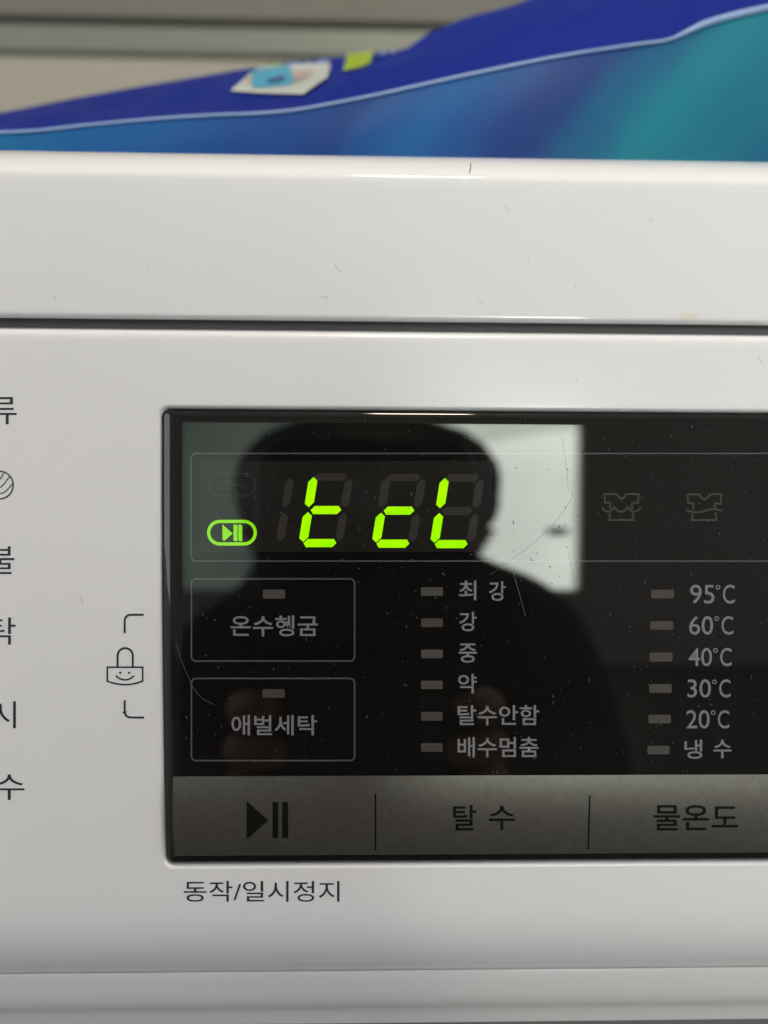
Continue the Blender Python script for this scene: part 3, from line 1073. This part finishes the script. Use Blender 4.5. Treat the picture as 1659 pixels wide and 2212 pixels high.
M['phone'] = principled('black_phone_glass', (0.008, 0.008, 0.009), 0.12, 0.5)
link('body', phone_body(), M['phone'], ph, smooth=False)
bm = bmesh.new()
rings = []
for rr, c in ((.0075, .00135), (.0075, .0008), (.0066, .0005), (.0045, .0006)):
    rings.append([bm.verts.new(cam_pt(rr*math.cos(k*math.pi/12), rr*math.sin(k*math.pi/12), c)) for k in range(24)])
for a, b in zip(rings, rings[1:]):
    for k in range(24): bm.faces.new((a[k], a[(k+1) % 24], b[(k+1) % 24], b[k]))
bm.faces.new(rings[-1])
link('camera_lens', bm_mesh('camera_lens', bm), M['gap'], ph)

# ================================================================== PERSON leaning over, holding the phone in both hands
skin = add_noise(principled('skin', (0.3, 0.16, 0.11), 0.5, 0.3), 40, color=((0.27, 0.14, 0.095), (0.33, 0.18, 0.125)))
cloth = add_noise(principled('dark_cloth', (0.02, 0.02, 0.022), 0.85, 0.2), 60, color=((0.014, 0.014, 0.016), (0.026, 0.025, 0.028)))
hairm = add_noise(principled('black_hair', (0.012, 0.01, 0.009), 0.5, 0.3), 80, color=((0.008, 0.007, 0.006), (0.018, 0.015, 0.013)))


def skinned(name, J, E_, root, mat, parent, sub=2):
    names = list(J)
    me = bpy.data.meshes.new(name)
    me.from_pydata([J[k][0] for k in names], [(names.index(a), names.index(b)) for a, b in E_], [])
    o = link(name, me, mat, parent)
    md = o.modifiers.new('skin', 'SKIN')
    md.use_smooth_shade = True
    sv = me.skin_vertices[0].data if me.skin_vertices else None
    if sv is None:
        bmx = bmesh.new(); bmx.from_mesh(me); bmx.verts.layers.skin.verify(); bmx.to_mesh(me); bmx.free()
        sv = me.skin_vertices[0].data
    for i, k in enumerate(names):
        r = J[k][1]
        sv[i].radius = r if isinstance(r, tuple) else (r, r)
        sv[i].use_root = (k == root)
    ss = o.modifiers.new('subdivision', 'SUBSURF')
    ss.levels = sub; ss.render_levels = sub
    return o


pe = empty('person', (0, -1.08, 0), 'person in dark clothes leaning forward, holding up a black phone, mirrored in the display pane', 'person')
J, E_ = {}, []


def jt(k, p, r, to=None):
    J[k] = (tuple(p), r)
    if to: E_.append((to, k))


jt('pelvis', (0, -1.06, .66), .12)
jt('waist', (0, -.98, .70), .11, 'pelvis')
jt('chest', (0, -.80, .67), .12, 'waist')
jt('collar', (0, -.66, .645), .08, 'chest')
jt('neck', (0, -.56, .675), .05, 'collar')
jt('jaw', (0, -.455, .70), (.06, .055), 'neck')
jt('skull', (0, -.465, .755), (.074, .082), 'jaw')
jt('crown', (0, -.485, .79), (.06, .062), 'skull')
for s, q in ((-1, 'l'), (1, 'r')):
    jt(q+'hip', (s*.09, -1.06, .62), .085, 'pelvis')
    jt(q+'knee', (s*.12, -.92, .36), .055, q+'hip')
    jt(q+'calf', (s*.12, -1.0, .24), .05, q+'knee')
    jt(q+'ankle', (s*.10, -1.1, .08), .035, q+'calf')
    jt(q+'toe', (s*.115, -.95, .035), .03, q+'ankle')
    jt(q+'shoulder', (.165, -.665, .625) if s > 0 else (-.15, -.665, .575), .058, 'collar')
    jt(q+'elbow', (s*.155, -.44, .52), .042, q+'shoulder')
    jt(q+'fore', (s*.11, -.31, .56), .036, q+'elbow')
    w_ = cam_pt(s*.034, -.178, .062)
    jt(q+'wrist', w_, .023, q+'fore')
    pm = cam_pt(s*.030, -.128, .032)
    jt(q+'palm', pm, (.016, .023), q+'wrist')
    # the fingers come round from behind the phone, curl over its edge and rest on the side facing the machine
    fs_ = {'index': [(.033, -.092, .021), (.039, -.078, .010), (.036, -.074, -.003), (.026, -.072, -.0075)],
           'middle': [(.035, -.102, .020), (.040, -.094, .010), (.037, -.090, -.004), (.024, -.088, -.0075)],
           'ring': [(.036, -.116, .021), (.040, -.109, .010), (.037, -.105, -.004), (.025, -.103, -.0075)],
           'little': [(.035, -.130, .023), (.039, -.123, .011), (.036, -.118, -.003), (.027, -.115, -.0075)],
           'thumb': [(.024, -.108, .034), (.019, -.084, .026), (.012, -.064, .0190)]}
    for fn, pts in fs_.items():
        prev = q+'palm'
        for i, (a, b, c) in enumerate(pts):
            r = (.0078, .0074, .0068, .0060)[i] if fn != 'thumb' else (.0100, .0088, .0076)[i]
            if fn == 'little': r *= .85
            jt(q+fn+str(i), cam_pt(s*a, b, c), r, prev)
            prev = q+fn+str(i)
body = skinned('body', J, E_, 'pelvis', skin, pe)


def subset(keys, grow):
    return {k: (J[k][0], (tuple(x+grow for x in J[k][1]) if isinstance(J[k][1], tuple) else J[k][1]+grow)) for k in keys}


up = ['pelvis', 'waist', 'chest', 'collar', 'neck']+[q+k for q in 'lr' for k in ('shoulder', 'elbow', 'fore')]
Ju = subset(up, .012)
Ju['neck'] = ((0, -.625, .667), .062)
for s, q in ((-1, 'l'), (1, 'r')):
    Ju[q+'cuff'] = (tuple(Vector(J[q+'fore'][0]).lerp(Vector(J[q+'wrist'][0]), .85)), .037)
Eu = [(a, b) for a, b in E_ if a in Ju and b in Ju]+[(q+'fore', q+'cuff') for q in 'lr']
skinned('sweater', Ju, Eu, 'pelvis', cloth, pe)
lo = ['pelvis']+[q+k for q in 'lr' for k in ('hip', 'knee', 'calf', 'ankle')]
Jl = subset(lo, .014)
skinned('trousers', Jl, [(a, b) for a, b in E_ if a in Jl and b in Jl], 'pelvis', cloth, pe)
for s, q in ((-1, 'l'), (1, 'r')):
    bm = bmesh.new()
    box(bm, s*.11-.05, s*.11+.05, -1.17, -.88, 0.0, .075)
    bmesh.ops.bevel(bm, geom=list(bm.edges), offset=.025, segments=3, affect='EDGES')
    link('shoe', bm_mesh('shoe', bm), cloth, pe, smooth=True)
# head details
bm = bmesh.new()
bmesh.ops.create_uvsphere(bm, u_segments=24, v_segments=16, radius=1)
for v in bm.verts:
    n_ = noise.noise(v.co*5)*.03
    c = v.co.normalized()
    k = (abs(c.x)**2.8+abs(c.y)**2.8+abs(c.z)**2.8)**(-1/2.8)*(1+n_)
    v.co = Vector((0.001, -.475, .794))+Vector((c.x*k*.0985, c.y*k*.100, c.z*k*.060))
geom = [f for f in bm.faces if f.calc_center_median().y > -.405 and f.calc_center_median().z < .785 and abs(f.calc_center_median().x) < .07]
bmesh.ops.delete(bm, geom=geom, context='FACES')
link('hair', bm_mesh('hair', bm), hairm, pe, smooth=True)
nose = {'a': ((0, -.384, .765), .008), 'b': ((0, -.376, .745), .010), 'c': ((0, -.372, .732), .013)}
skinned('nose', nose, [('a', 'b'), ('b', 'c')], 'a', skin, pe)
eyem = principled('dark_eye', (0.02, 0.015, 0.012), 0.1)
lipm = principled('lip', (0.3, 0.11, 0.09), 0.5)
for s in (-1, 1):
    bm = bmesh.new(); bmesh.ops.create_uvsphere(bm, u_segments=12, v_segments=8, radius=.011, matrix=Matrix.Translation((s*.03, -.394, .762)))
    link('eye', bm_mesh('eye', bm), eyem, pe, smooth=True)
    bm = bmesh.new(); bmesh.ops.create_uvsphere(bm, u_segments=12, v_segments=8, radius=1, matrix=Matrix.Translation((s*.078, -.47, .752)) @ Matrix.Diagonal((.010, .018, .03, 1)))
    link('ear', bm_mesh('ear', bm), skin, pe, smooth=True)
lips = {'a': ((-.022, -.397, .704), .005), 'b': ((0, -.391, .703), .0075), 'c': ((.022, -.397, .704), .005)}
skinned('mouth', lips, [('a', 'b'), ('b', 'c')], 'b', lipm, pe)
